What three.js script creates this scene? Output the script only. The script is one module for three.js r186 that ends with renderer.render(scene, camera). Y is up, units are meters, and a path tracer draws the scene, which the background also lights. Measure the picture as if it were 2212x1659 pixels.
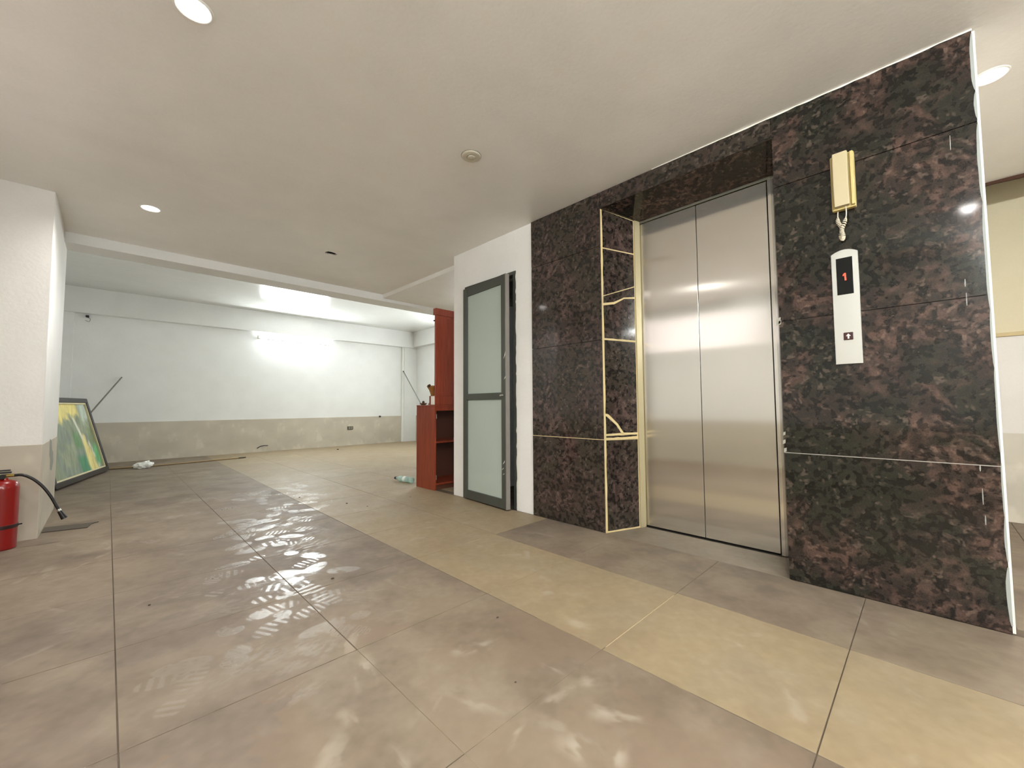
import * as THREE from 'three';
import { RoundedBoxGeometry } from 'three/addons/geometries/RoundedBoxGeometry.js';
import { mergeGeometries, toCreasedNormals } from 'three/addons/utils/BufferGeometryUtils.js';
import { RectAreaLightUniformsLib } from 'three/addons/lights/RectAreaLightUniformsLib.js';

// ---------------------------------------------------------------- camera, sky, exposure
RectAreaLightUniformsLib.init();
const scene = new THREE.Scene();
scene.background = new THREE.Color(0x000000);
const camera = new THREE.PerspectiveCamera(86.384, 2212 / 1659, 0.02, 60);
camera.position.set(-2.3754, 0.845, 0);
camera.rotation.set(0.0533, -0.7791, -0.0062, 'YXZ');
const renderer = new THREE.WebGLRenderer({ antialias: true });
renderer.toneMapping = THREE.LinearToneMapping;
renderer.toneMappingExposure = 2.25;
renderer.shadowMap.enabled = true;

// strengths of the lamps; two tubes are added fill (their fittings are built further down)
const DOWN = 2.6, TUBE = 140, WINDOW = 0.12, FRONT_FILL = 130, LOBBY_FILL = 290, SIDE_TUBE = 200;
const DOWN_COLOR = new THREE.Color(1.0, 0.96, 0.93), TUBE_COLOR = new THREE.Color(0.93, 0.985, 1.0), WINDOW_COLOR = new THREE.Color(1.0, 0.94, 0.92);

// ---------------------------------------------------------------- random numbers and noise
function rng(seed) { let a = seed >>> 0; return () => { a = (a + 0x6d2b79f5) >>> 0; let t = Math.imul(a ^ (a >>> 15), 1 | a); t = (t + Math.imul(t ^ (t >>> 7), 61 | t)) ^ t; return ((t ^ (t >>> 14)) >>> 0) / 4294967296; }; }
const rnd = rng(20240611);
function hash(x, y, s) { let h = (Math.imul(x, 374761393) + Math.imul(y, 668265263) + Math.imul(s, 2147483647)) | 0; h = Math.imul(h ^ (h >>> 13), 1274126177); h ^= h >>> 16; return (h >>> 0) / 4294967296; }
function vnoise(x, y, s = 0, per = 0) {
  const xi = Math.floor(x), yi = Math.floor(y), fx = x - xi, fy = y - yi, u = fx * fx * (3 - 2 * fx), v = fy * fy * (3 - 2 * fy);
  let x0 = xi, x1 = xi + 1, y0 = yi, y1 = yi + 1; if (per) { x0 = ((x0 % per) + per) % per; x1 = ((x1 % per) + per) % per; y0 = ((y0 % per) + per) % per; y1 = ((y1 % per) + per) % per; }
  const a = hash(x0, y0, s), b = hash(x1, y0, s), c = hash(x0, y1, s), d = hash(x1, y1, s);
  return a + (b - a) * u + (c - a) * v + (a - b - c + d) * u * v;
}
function fbm(x, y, s = 0, oct = 4, per = 0) { let t = 0, a = 0.5, n = 0; for (let i = 0; i < oct; i++) { t += a * vnoise(x, y, s + i * 17, per); n += a; x *= 2; y *= 2; a *= 0.5; if (per) per *= 2; } return t / n; }
const clamp = (v, a = 0, b = 1) => Math.min(b, Math.max(a, v)), mixn = (a, b, t) => a + (b - a) * t, sstep = (a, b, x) => { const t = clamp((x - a) / (b - a)); return t * t * (3 - 2 * t); };
const mix3 = (a, b, t) => [mixn(a[0], b[0], t), mixn(a[1], b[1], t), mixn(a[2], b[2], t)];
// a texture from a function of pixel coordinates that returns sRGB 0..255 triples
function tex(w, h, fn, color = true) {
  const d = new Uint8Array(w * h * 4);
  for (let j = 0; j < h; j++) for (let i = 0; i < w; i++) { const c = fn(i, j), k = (j * w + i) * 4; d[k] = clamp(c[0], 0, 255); d[k + 1] = clamp(c[1], 0, 255); d[k + 2] = clamp(c[2], 0, 255); d[k + 3] = 255; }
  const t = new THREE.DataTexture(d, w, h); t.wrapS = t.wrapT = THREE.RepeatWrapping; t.magFilter = t.minFilter = THREE.LinearFilter; if (color) t.colorSpace = THREE.SRGBColorSpace; t.needsUpdate = true; return t;
}

// ---------------------------------------------------------------- shape helpers (uv in metres)
function uvMetres(g) {
  if (g.index) g = g.toNonIndexed();
  const p = g.attributes.position, n = g.attributes.normal, uv = new Float32Array(p.count * 2);
  for (let i = 0; i < p.count; i++) {
    const ax = Math.abs(n.getX(i)), ay = Math.abs(n.getY(i)), az = Math.abs(n.getZ(i));
    if (ax >= ay && ax >= az) { uv[2 * i] = p.getZ(i); uv[2 * i + 1] = p.getY(i); } else if (ay >= az) { uv[2 * i] = p.getX(i); uv[2 * i + 1] = p.getZ(i); } else { uv[2 * i] = p.getX(i); uv[2 * i + 1] = p.getY(i); }
  }
  g.setAttribute('uv', new THREE.BufferAttribute(uv, 2)); return g;
}
function bx(x0, x1, y0, y1, z0, z1) { const g = new THREE.BoxGeometry(x1 - x0, y1 - y0, z1 - z0); g.translate((x0 + x1) / 2, (y0 + y1) / 2, (z0 + z1) / 2); return uvMetres(g); }
function rbx(x0, x1, y0, y1, z0, z1, r = 0.003, seg = 1) { const g = new RoundedBoxGeometry(x1 - x0, y1 - y0, z1 - z0, seg, r); g.translate((x0 + x1) / 2, (y0 + y1) / 2, (z0 + z1) / 2); return uvMetres(g); }
function tube(pts, r, seg = 24, rs = 8, closed = false) { return uvMetres(new THREE.TubeGeometry(new THREE.CatmullRomCurve3(pts.map((p) => new THREE.Vector3(...p)), closed), seg, r, rs, closed)); }
function rod(a, b, r0, r1 = r0, rs = 10) {
  const A = new THREE.Vector3(...a), B = new THREE.Vector3(...b), L = A.distanceTo(B), g = new THREE.CylinderGeometry(r1, r0, L, rs);
  g.applyQuaternion(new THREE.Quaternion().setFromUnitVectors(new THREE.Vector3(0, 1, 0), B.clone().sub(A).normalize())); g.translate((A.x + B.x) / 2, (A.y + B.y) / 2, (A.z + B.z) / 2); return uvMetres(g);
}
function lathe(prof, seg = 28) { return uvMetres(new THREE.LatheGeometry(prof.map(([r, y]) => new THREE.Vector2(r, y)), seg)); }
// a flat outline [[a,b]...] given thickness t along +z, then placed by a matrix
function plate(pts, t, m, bevel = 0) {
  const s = new THREE.Shape(pts.map(([a, b]) => new THREE.Vector2(a, b)));
  const g = new THREE.ExtrudeGeometry(s, { depth: t, bevelEnabled: bevel > 0, bevelSize: bevel, bevelThickness: bevel, bevelSegments: 1, curveSegments: 8 });
  let o = uvMetres(g); if (m) { o.applyMatrix4(m); } return o;
}
const basis = (o, e, u, n) => new THREE.Matrix4().makeBasis(new THREE.Vector3(...e), new THREE.Vector3(...u), new THREE.Vector3(...n)).setPosition(...o);
const onWall = (y = 0, z = 0, x = 0) => basis([x, y, z], [0, 0, 1], [0, 1, 0], [-1, 0, 0]);     // a = z, b = y, thickness towards the room (-x)
const onFloor = (x = 0, z = 0, y = 0) => basis([x, y, z], [1, 0, 0], [0, 0, -1], [0, 1, 0]);     // a = x, b = -z, thickness up
function merge(list) { list = list.map((g) => (g.index ? g.toNonIndexed() : g)); for (const g of list) for (const k of Object.keys(g.attributes)) if (!['position', 'normal', 'uv'].includes(k)) g.deleteAttribute(k); return list.length === 1 ? list[0] : mergeGeometries(list); }
const taken = new Map();
function numbered(n) { const k = taken.get(n) || 0; taken.set(n, k + 1); return k ? n + '_' + String(k).padStart(3, '0') : n; }
function obj(name, geos, mat, parent = scene) {
  const m = new THREE.Mesh(merge(Array.isArray(geos) ? geos : [geos]), mat); m.name = parent === scene ? numbered(name) : name; m.castShadow = m.receiveShadow = true; parent.add(m); return m;
}
function tag(o, label, category, group, kind) { o.userData.label = label; o.userData.category = category; if (group) o.userData.group = group; if (kind) o.userData.kind = kind; return o; }
function thing(name, label, category, pos = [0, 0, 0], turn = 0, group, kind) { const o = new THREE.Group(); o.name = numbered(name); o.position.set(...pos); o.rotation.y = turn; scene.add(o); return tag(o, label, category, group, kind); }
const M = (color, roughness = 0.6, extra = {}) => new THREE.MeshPhysicalMaterial({ color, roughness, ...extra });

// ---------------------------------------------------------------- materials
const paintTex = (base, amp, seed) => { const t = tex(256, 256, (i, j) => { const n = (fbm(i / 32, j / 32, seed, 5, 8) - 0.5) * 2 * amp + (hash(i, j, seed) - 0.5) * amp * 0.6; return [base[0] + n, base[1] + n, base[2] + n]; }); t.repeat.set(0.6, 0.6); return t; };
const rollTex = tex(256, 256, (i, j) => { const v = 255 * fbm(i / 6, j / 6, 91, 4, 44); return [v, v, v]; }, false); rollTex.repeat.set(1.6, 1.6);
const brushTex = tex(256, 256, (i, j) => { const v = 255 * fbm(i / 60, j / 5, 77, 4, 52); return [v, v, v]; }, false); brushTex.repeat.set(1, 1);
const mat = {
  white: M(0xffffff, 0.42, { map: paintTex([238, 236, 231], 5, 1), bumpMap: rollTex, bumpScale: 0.0006 }),
  ceiling: M(0xffffff, 0.34, { map: paintTex([244, 240, 234], 5, 2), bumpMap: rollTex, bumpScale: 0.0005 }),
  backWhite: M(0xffffff, 0.6, { map: paintTex([238, 238, 235], 4, 3), bumpMap: rollTex, bumpScale: 0.0005 }),
  backCeiling: M(0xffffff, 0.13, { map: paintTex([230, 231, 227], 4, 4), bumpMap: brushTex, bumpScale: 0.0012 }),
  dado: M(0xffffff, 0.4, { map: (() => { const t = tex(256, 256, (i, j) => { const n = (fbm(i / 40, j / 26, 8, 5, 7) - 0.5) * 26, s = sstep(0.62, 0.8, fbm(i / 14, j / 22, 9, 4, 12)) * 12; return [196 + n + s, 187 + n + s, 170 + n * 0.9 + s]; }); t.repeat.set(0.5, 0.5); return t; })() }),
  cream: M(0xffffff, 0.6, { map: paintTex([216, 204, 172], 4, 5) }),  // yellow cast of warm light put into the wall colour
  slab: M(0x7d7a74, 0.9),
  mortar: M(0xd0bb8a, 0.8, { bumpMap: rollTex, bumpScale: 0.002 }), putty: M(0x9c9f99, 0.7), whitePutty: M(0xefebe0, 0.75),
  black: M(0x070707, 0.4), rubber: M(0x15100f, 0.45), brownEdge: M(0x4a2e1e, 0.85, { bumpMap: rollTex, bumpScale: 0.004 }),
};

// granite: dark ground with brown, rose and green-black crystals in swirling clusters
function graniteTex(seed, ground, rose, green, tan) {
  const t = tex(900, 900, (i, j) => {
    const x = i / 900, y = j / 900, wx = fbm(x * 12, y * 12, seed + 31, 3, 12) - 0.5, wy = fbm(x * 12, y * 12, seed + 37, 3, 12) - 0.5;
    const a = fbm(x * 36 + wx * 1.4, y * 36 + wy * 1.4, seed, 4, 36), b = fbm(x * 64 + wx * 2, y * 64 + wy * 2, seed + 9, 3, 64), g = fbm(x * 7 + wx, y * 7 + wy, seed + 50, 4, 7);
    const r = fbm(x * 75 + wx * 3, y * 75 + wy * 3, seed + 61, 2, 75), p = fbm(x * 15, y * 15, seed + 71, 2, 15);
    let c = mix3(ground, rose, sstep(0.36, 0.72, a * 0.8 + (0.62 - g) * 0.4));
    c = mix3(c, green, sstep(0.42, 0.66, g) * 0.8);
    c = mix3(c, [c[0] * 0.5, c[1] * 0.5, c[2] * 0.5], sstep(0.52, 0.36, b) * 0.8);
    c = mix3(c, tan, sstep(0.6, 0.8, r) * sstep(0.38, 0.6, p) * 0.45);
    const n = (hash(i >> 1, j >> 1, seed + 6) - 0.5) * 14; return [c[0] + n, c[1] + n, c[2] + n];
  });
  t.repeat.set(0.85, 0.85); return t;
}
mat.graniteBrown = M(0xffffff, 0.07, { map: graniteTex(11, [58, 47, 43], [88, 71, 65], [60, 54, 46], [122, 106, 97]), specularIntensity: 0.9 });
mat.graniteDark = M(0xffffff, 0.07, { map: graniteTex(211, [47, 39, 35], [82, 63, 55], [37, 38, 31], [124, 104, 92]), specularIntensity: 0.9 });

// brushed steel with a vertical grain
const grain = tex(512, 64, (i, j) => { const v = 120 + 110 * (0.55 * vnoise(i / 1.6, j / 40, 61, 0) + 0.45 * vnoise(i / 9, j / 60, 62, 0)); return [v, v, v]; }, false); grain.repeat.set(3, 1);
mat.steel = M(0xeeece6, 0.165, { metalness: 1, anisotropy: 0.97, anisotropyRotation: 0, roughnessMap: (() => { const t = tex(256, 256, (i, j) => { const v = 205 + 50 * fbm(i / 40, j / 60, 63, 4, 0); return [v, v, v]; }, false); t.repeat.set(0.9, 0.5); return t; })() });
mat.steelPlain = M(0xaeb0a4, 0.3, { metalness: 1 });
mat.panelSteel = M(0xbfbdb5, 0.36, { metalness: 0.55 });
mat.aluDark = M(0x50524b, 0.45, { metalness: 0.25, bumpMap: rollTex, bumpScale: 0.0004 });
mat.aluEdge = M(0x8e8882, 0.42, { metalness: 0.3 });
mat.frost = M(0xc4d0c6, 0.35, { transmission: 0.2, thickness: 0, ior: 1.45 });
mat.wood = M(0xffffff, 0.36, { map: (() => { const t = tex(256, 512, (i, j) => { const n = fbm(i / 9 + 2 * fbm(i / 40, j / 90, 31, 2), j / 120, 30, 5), m = (n - 0.5) * 46; return [138 + m, 58 + m * 0.7, 35 + m * 0.55]; }); t.repeat.set(2.2, 1.1); return t; })() });
mat.woodDark = M(0x5a3222, 0.6);
mat.frameWood = M(0x120c0d, 0.35);
mat.red = M(0x8a0808, 0.3, { clearcoat: 0.3 });
mat.ivory = M(0xcbb779, 0.42); mat.ivoryPale = M(0xbfb08c, 0.5);

// ---------------------------------------------------------------- the floor: 60 cm tiles on a grout bed
const JX = [-3.2]; for (let k = -3; k <= 6; k++) JX.push(-1.129 + 0.6 * k);      // joints across x: ... -2.929 -2.329 -1.729 -1.129 -0.529 ...
const JZ0 = -0.827, JZ = (k) => JZ0 + 0.604 * k;
const FX0 = -3.25, FX1 = 1.0, FZ0 = -5.68, FZ1 = 1.0, FW = 1100, FH = 1730;       // the part of the floor that has its own dust map
const isTan = (x, z) => (x > -1.129 && x < -0.529) || (x > -0.529 && z < -2.03);
const marks = new Float32Array(FW * FH), film = new Float32Array(FW * FH);           // marks: scuffed clean prints; film: pale dust
const toPx = (x, z) => [(x - FX0) / (FX1 - FX0) * FW, (z - FZ0) / (FZ1 - FZ0) * FH];
function stamp(buf, x, z, rx, rz, ang, fn) {
  const R = Math.max(rx, rz), [i0, j0] = toPx(x - R, z - R), [i1, j1] = toPx(x + R, z + R), c = Math.cos(ang), s = Math.sin(ang);
  for (let j = Math.max(0, j0 | 0); j <= Math.min(FH - 1, j1); j++) for (let i = Math.max(0, i0 | 0); i <= Math.min(FW - 1, i1); i++) {
    const dx = FX0 + (i + 0.5) / FW * (FX1 - FX0) - x, dz = FZ0 + (j + 0.5) / FH * (FZ1 - FZ0) - z, a = (c * dx + s * dz) / rx, b = (-s * dx + c * dz) / rz;
    const v = fn(a, b, dx + x, dz + z); if (v > buf[j * FW + i]) buf[j * FW + i] = v;
  }
}
// the sole of a shoe: heel and ball with a ribbed tread
function sole(x, z, ang, part = 2, k = 1) {
  const L = 0.145, Wd = 0.052, ribs = 10 + Math.floor(rnd() * 8), kind = rnd();
  stamp(marks, x, z, L, Wd, ang, (a, b, wx, wz) => {
    const ball = Math.hypot((a - 0.38) / 0.6, b / (0.98 - 0.2 * a)), heel = Math.hypot((a + 0.68) / 0.32, b / 0.74); let v = 0;
    if (part !== 1) v = Math.max(v, 1 - sstep(0.84, 1.0, ball)); if (part !== 0) v = Math.max(v, 1 - sstep(0.8, 1.0, heel));
    const rib = kind < 0.6 ? sstep(-0.3, 0.35, Math.sin(a * ribs * 2.2 + b * 1.2)) : sstep(0.1, 0.5, Math.hypot(Math.sin(a * 9), Math.sin(b * 7)));
    return v * (0.12 + 0.88 * rib) * sstep(0.2, 0.42, fbm(wx * 24, wz * 24, 300, 3)) * k;
  });
}
function wipe(buf, x, z, rx, rz, ang, k, seed, fine = 30) { stamp(buf, x, z, rx, rz, ang, (a, b, wx, wz) => { const e = 1 - sstep(0.1, 1.0, Math.hypot(a, b) + 0.9 * (fbm(wx * 18, wz * 18, seed + 9, 3) - 0.5)); return k * e * sstep(0.46, 0.62, fbm((wx * Math.cos(ang) + wz * Math.sin(ang)) * fine * 0.42, (-wx * Math.sin(ang) + wz * Math.cos(ang)) * fine, seed, 4)); }); }
const prints = [[-1.67, -2.9], [-1.66, -2.73], [-1.54, -2.54], [-1.63, -2.38], [-1.61, -2.27], [-1.36, -2.77], [-1.37, -3.36], [-1.6, -3.26], [-1.59, -3.15], [-1.48, -2.96], [-1.78, -2.31], [-1.82, -2.2], [-1.77, -2.12], [-1.78, -1.96], [-1.68, -1.95], [-1.79, -1.82], [-1.93, -1.94], [-1.86, -1.86], [-1.94, -1.78]];
prints.forEach(([x, z], i) => sole(x, z, -0.55 + (rnd() - 0.5) * 1.1 + (i % 3 === 2 ? 1.2 : 0), i % 4 === 1 ? 1 : i % 4 === 3 ? 0 : 2, 1));
for (let i = 0; i < 70; i++) { const z = -4.9 + rnd() * 3.3; sole(-1.62 - 0.24 * (z + 2.7) + (rnd() - 0.5) * 0.7, z, rnd() * 6.28, Math.floor(rnd() * 3), 0.6 + 0.4 * rnd()); }
for (let i = 0; i < 40; i++) wipe(marks, -2.3 + rnd() * 1.5, -4.9 + rnd() * 3.5, 0.1 + 0.22 * rnd(), 0.03 + 0.07 * rnd(), -0.4 + rnd() * 1.6, 0.2 + 0.3 * rnd(), 400 + i, 95);
for (const [x, z, rx, rz] of [[-1.85, -1.55, 0.2, 0.12], [-2.01, -1.66, 0.2, 0.09], [-1.99, -1.6, 0.22, 0.1], [-1.95, -1.34, 0.1, 0.08], [-1.85, -1.53, 0.16, 0.1], [-1.5, -2.7, 0.3, 0.2], [-1.75, -2.2, 0.25, 0.16], [-1.45, -3.3, 0.3, 0.18]]) { wipe(marks, x, z, rx, rz, -0.5 + rnd(), 0.55, 500 + ((x * 100) | 0), 75); }
for (const [x, z] of [[-1.95, -1.34], [-1.76, -1.3], [-1.17, -0.92], [-1.33, -0.88], [-1.52, -0.64], [-1.29, -0.74], [-1.46, -1.18], [-1.39, -1.14], [-1.48, -0.56], [-1.87, -0.91], [-1.5, -1.05], [-1.6, -0.8], [-1.35, -0.62]]) wipe(film, x, z, 0.05 + 0.09 * rnd(), 0.03 + 0.05 * rnd(), rnd() * 3, 0.85, 600 + ((z * 100) | 0), 22);
for (let i = 0; i < 90; i++) wipe(film, -2.9 + rnd() * 2.8, -4.5 + rnd() * 4.6, 0.05 + 0.16 * rnd(), 0.02 + 0.04 * rnd(), rnd() * 3, 0.35 + 0.3 * rnd(), 700 + i, 26);
const GREY = [122, 107, 91], TAN = [150, 132, 104], DUST = [146, 132, 110];
const floorAt = (x, z) => {
  const tan = isTan(x, z), n1 = fbm(x * 1.3 + 9, z * 1.3, 21, 4) - 0.5, n2 = fbm(x * 7, z * 7, 22, 4) - 0.5, n3 = fbm(x * 40, z * 40, 23, 3) - 0.5;
  let c = tan ? TAN : GREY; const k = tan ? 0.35 : 1;
  let r = c[0] + k * (n1 * 26 + n2 * 34) + n3 * 14, g = c[1] + k * (n1 * 22 + n2 * 34) + n3 * 14, b = c[2] + k * (n1 * 14 + n2 * 32) + n3 * 14;
  // warm brown trodden earth on the tiles in front of the lift
  const d = k * (Math.hypot((x + 1.5) / 0.75, (z + 0.7) / 1.0) + fbm(x * 6, z * 6, 27, 4) < 1.45 ? 1 : 0) * sstep(0.46, 0.6, fbm(x * 6, z * 6, 24, 5)); r = mixn(r, 128, d * 0.6); g = mixn(g, 109, d * 0.6); b = mixn(b, 90, d * 0.6);
  // settled dust in patches all over the floor
  const q = sstep(0.44, 0.64, fbm(x * 4.4 + 4, z * 4.4, 26, 5)) * 0.36;
  return mix3([r, g, b], DUST.map((v) => v + n2 * 16 + n3 * 14), q);
};
const floorMap = tex(FW, FH, (i, j) => {
  const x = FX0 + (i + 0.5) / FW * (FX1 - FX0), z = FZ0 + (j + 0.5) / FH * (FZ1 - FZ0), c = floorAt(x, z), f = film[j * FW + i], m = marks[j * FW + i];
  return mix3(mix3(c, [190, 180, 166], f * 0.6), [164, 157, 146], m * 0.22);
});
const floorRough = tex(FW, FH, (i, j) => {
  const x = FX0 + (i + 0.5) / FW * (FX1 - FX0), z = FZ0 + (j + 0.5) / FH * (FZ1 - FZ0), tan = isTan(x, z), m = marks[j * FW + i];
  let r = tan ? 0.55 : 0.62; r += (fbm(x * 9, z * 9, 25, 2) - 0.5) * 0.12; r = mixn(r, 0.26, clamp(m * 1.15)); r += film[j * FW + i] * 0.2; const v = clamp(r) * 255; return [v, v, v];
}, false);
for (const t of [floorMap, floorRough]) { t.repeat.set(1 / (FX1 - FX0), 1 / (FZ1 - FZ0)); t.offset.set(-FX0 / (FX1 - FX0), -FZ0 / (FZ1 - FZ0)); }
mat.tile = M(0xffffff, 1, { map: floorMap, roughnessMap: floorRough });
const plainTile = (base, seed) => { const t = tex(512, 512, (i, j) => { const n = (fbm(i / 64, j / 64, seed, 5, 8) - 0.5) * 34 + (fbm(i / 6, j / 6, seed + 5, 2, 85) - 0.5) * 12; return [base[0] + n, base[1] + n, base[2] + n * 0.9]; }); t.repeat.set(0.5, 0.5); return t; };
const farMap = tex(640, 1180, (i, j) => floorAt(-3.3 + (i + 0.5) / 640 * 6.5, -9.1 + (j + 0.5) / 1180 * 11.8)); farMap.repeat.set(1 / 6.5, 1 / 11.8); farMap.offset.set(3.3 / 6.5, 9.1 / 11.8);
mat.tileFar = M(0xffffff, 0.6, { map: farMap });
mat.grout = M(0xffffff, 0.9, { map: tex(512, 512, (i, j) => {
  const x = -3.4 + (i + 0.5) / 512 * 6.6, z = -9.2 + (j + 0.5) / 512 * 12, n = (fbm(i / 3, j / 3, 81, 3) - 0.5) * 60; let c = [92 + n * 0.5, 80 + n * 0.5, 66 + n * 0.5];
  if (x > -1.66 && x < -1.2 && z > -1.5) c = [130 + n * 0.2, 114 + n * 0.2, 96 + n * 0.2];
  if (x > -1.1 && x < -0.55 && z < -0.5) c = [222, 202, 164]; return c;
}) });
mat.grout.map.repeat.set(1 / 6.6, 1 / 12); mat.grout.map.offset.set(3.4 / 6.6, 9.2 / 12);

const floor = thing('floor', 'dusty tiled floor of grey-brown and tan square tiles', 'floor', [0, 0, 0], 0, null, 'structure');
obj('grout_bed', bx(-3.4, 3.2, -0.12, -0.0025, -9.1, 2.7), mat.grout, floor);
{
  const rects = [];
  for (let a = 0; a < JX.length; a++) for (let k = -14; k <= 5; k++) {
    let x0 = JX[a], x1 = a + 1 < JX.length ? JX[a + 1] : 3.1, z0 = JZ(k), z1 = JZ(k + 1); if (x1 <= x0 + 0.02) continue;
    z0 = Math.max(z0, -8.95); z1 = Math.min(z1, 2.5); if (z1 - z0 < 0.02) continue;
    const inCore = x0 > -0.1 && z0 > -3.3 && z1 < 0.3; if (inCore) continue;
    if (x0 < 0 && x1 > 0 && z1 > -3.25 && z0 < 0.19) x1 = 0.0;                          // cut against the lift wall
    if (x0 >= 0 && z0 < 0.2 && z1 > 0.2) z0 = 0.2; if (x0 >= 0 && z0 < -3.2 && z1 > -3.2) z1 = -3.2;
    rects.push([x0, x1, z0, z1]);
  }
  rects.forEach(([x0, x1, z0, z1], i) => {
    const far = z1 < -5.0, mid = x0 > -1.8 && x1 < -1.1 && z1 > -1.3, G = far ? 0.0007 : 0.0017, D = 0.0003, gl = mid && z0 > -1.5 ? D : G, gr = x0 > -2.4 && x1 < -1.7 && z0 > -1.5 ? D : G, gf = mid && z1 > -0.9 && z1 < 0.5 && z0 < -0.9 ? D : G, gn = mid && z0 > -0.9 && z0 < -0.5 ? D : G, near = x1 <= FX1 && z0 >= FZ0 && z1 <= FZ1, up = (hash(i, 3, 9) - 0.5) * 0.0006;
    obj('floor_tile', rbx(x0 + gl, x1 - gr, -0.011, up, z0 + gn, z1 - gf, 0.0008), near ? mat.tile : mat.tileFar, floor);
  });
}

// ---------------------------------------------------------------- ceiling, beams, slab
const CY = 2.32;
const downSpots = [[-2.199, -3.972], [-2.198, -1.845], [0.414, 0.262], [-2.16, 0.28]];
{
  const s = new THREE.Shape([[-3.25, 2.55], [1.77, 2.55], [1.77, -4.98], [-3.25, -4.98]].map(([x, z]) => new THREE.Vector2(x, -z)));
  for (const [x, z] of downSpots) { const h = new THREE.Path(); h.absarc(x, -z, 0.052, 0, Math.PI * 2); s.holes.push(h); }
  const h = new THREE.Path(); for (let i = 0; i <= 22; i++) { const a = i / 22 * Math.PI * 2, r = 0.044 + 0.012 * (hash(i % 22, 1, 5) - 0.5) + (Math.cos(a - 0.1) > 0.85 ? 0.02 : 0); const px = -0.903 + r * Math.cos(a), py = 3.968 + r * Math.sin(a); i ? h.lineTo(px, py) : h.moveTo(px, py); } s.holes.push(h);
  const g = new THREE.ExtrudeGeometry(s, { depth: 0.014, bevelEnabled: false, curveSegments: 20 }); g.applyMatrix4(basis([0, CY, 0], [1, 0, 0], [0, 0, -1], [0, 1, 0]));
  tag(obj('ceiling', uvMetres(g), mat.ceiling), 'lowered plaster ceiling over the lift lobby with a ragged open hole', 'ceiling', null, 'structure');
}
tag(obj('ceiling_slab', [bx(-3.4, 3.2, 2.78, 2.95, -5.24, 2.75)], mat.slab), 'bare concrete slab above the lowered ceiling', 'slab', null, 'structure');
tag(obj('ceiling_back', [bx(-3.3, 3.2, 2.667, 2.95, -9.2, -5.24)], mat.backCeiling), 'glossy white ceiling of the back room', 'ceiling', null, 'structure');
tag(obj('ceiling_beam', [rbx(-3.05, 3.1, 2.232, 2.79, -5.24, -4.98, 0.004)], mat.backWhite), 'white beam between lobby ceiling and back room ceiling', 'beam', null, 'structure');
tag(obj('wall_beam', [rbx(-3.05, 3.05, 2.28, 2.668, -8.97, -8.82, 0.004)], mat.backWhite), 'white beam along the top of the far wall', 'beam', null, 'structure');
tag(obj('side_beam', [rbx(2.93, 3.08, 2.3, 2.668, -8.82, -5.24, 0.004)], mat.backWhite), 'white beam along the top of the side wall behind the cabinet', 'beam', null, 'structure');
tag(obj('ceiling_soffit', [bx(0.16, 3.0, 2.272, 2.32, -4.979, -3.22)], mat.ceiling), 'plain lower soffit beside the brown cabinet', 'soffit', null, 'structure');
tag(obj('trim_1', [(() => { const p = []; for (let i = 0; i <= 40; i++) { const z = 0.2 + i / 40 * 2.3; p.push([z, 2.296 + 0.01 * hash(i, 2, 7)]); } for (let i = 40; i >= 0; i--) p.push([0.2 + i / 40 * 2.3, 2.336]); return plate(p, 0.02, basis([1.79, 0, 0], [0, 0, 1], [0, 1, 0], [-1, 0, 0])); })()], mat.brownEdge), 'rough brown raw edge of the lowered ceiling', 'trim', null, 'structure');

// ---------------------------------------------------------------- walls and columns
tag(obj('wall_back', bx(-3.3, 3.2, -0.1, 2.9, -9.15, -8.95), mat.backWhite), 'white far wall of the back room under the tube lamp', 'wall', null, 'structure');
tag(obj('wall_left', [bx(-3.4, -3.2, -0.1, 2.9, -4.2, 2.75)], mat.white), 'white wall opposite the lift', 'wall', null, 'structure');
tag(obj('wall_left', [bx(-3.25, -3.05, -0.1, 2.9, -9.0, -5.2)], mat.backWhite), 'white side wall that the painting leans on', 'wall', null, 'structure');
tag(obj('wall_front', [bx(-3.4, 3.2, -0.1, 2.9, 2.5, 2.7)], mat.white), 'white wall facing the far wall', 'wall', null, 'structure');
tag(obj('wall_side', [bx(3.05, 3.2, -0.1, 2.9, -9.0, -3.0)], mat.backWhite), 'white side wall behind the brown cabinet', 'wall', null, 'structure');
const wallPassage = thing('wall_passage', 'white wall beyond the end of the granite, warm light painted into its upper part', 'wall', [0, 0, 0], 0, null, 'structure');
obj('upper_wall', bx(2.26, 2.4, 1.34, 2.9, -0.2, 2.6), mat.cream, wallPassage);  // wall lit warm from above; that light is painted as colour
obj('lower_wall', bx(2.22, 2.4, -0.1, 1.335, -0.2, 2.6), M(0xffffff, 0.5, { map: paintTex([216, 209, 201], 5, 6) }), wallPassage);
obj('ledge', rbx(2.205, 2.3, 1.322, 1.35, -0.2, 2.5, 0.004), M(0xc7b184, 0.6), wallPassage);
obj('dado', bx(2.214, 2.23, -0.1, 0.628, -0.2, 2.5), mat.dado, wallPassage);
const column = thing('column', 'white column with grey painted foot beside the fire extinguisher', 'column', [0, 0, 0], 0, null, 'structure');
obj('shaft', rbx(-3.22, -2.675, -0.05, CY + 0.005, -5.24, -4.115, 0.006), mat.white, column);
obj('painted_foot', rbx(-3.22, -2.6735, -0.05, 0.612, -5.241, -4.1135, 0.005), mat.dado, column);
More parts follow.
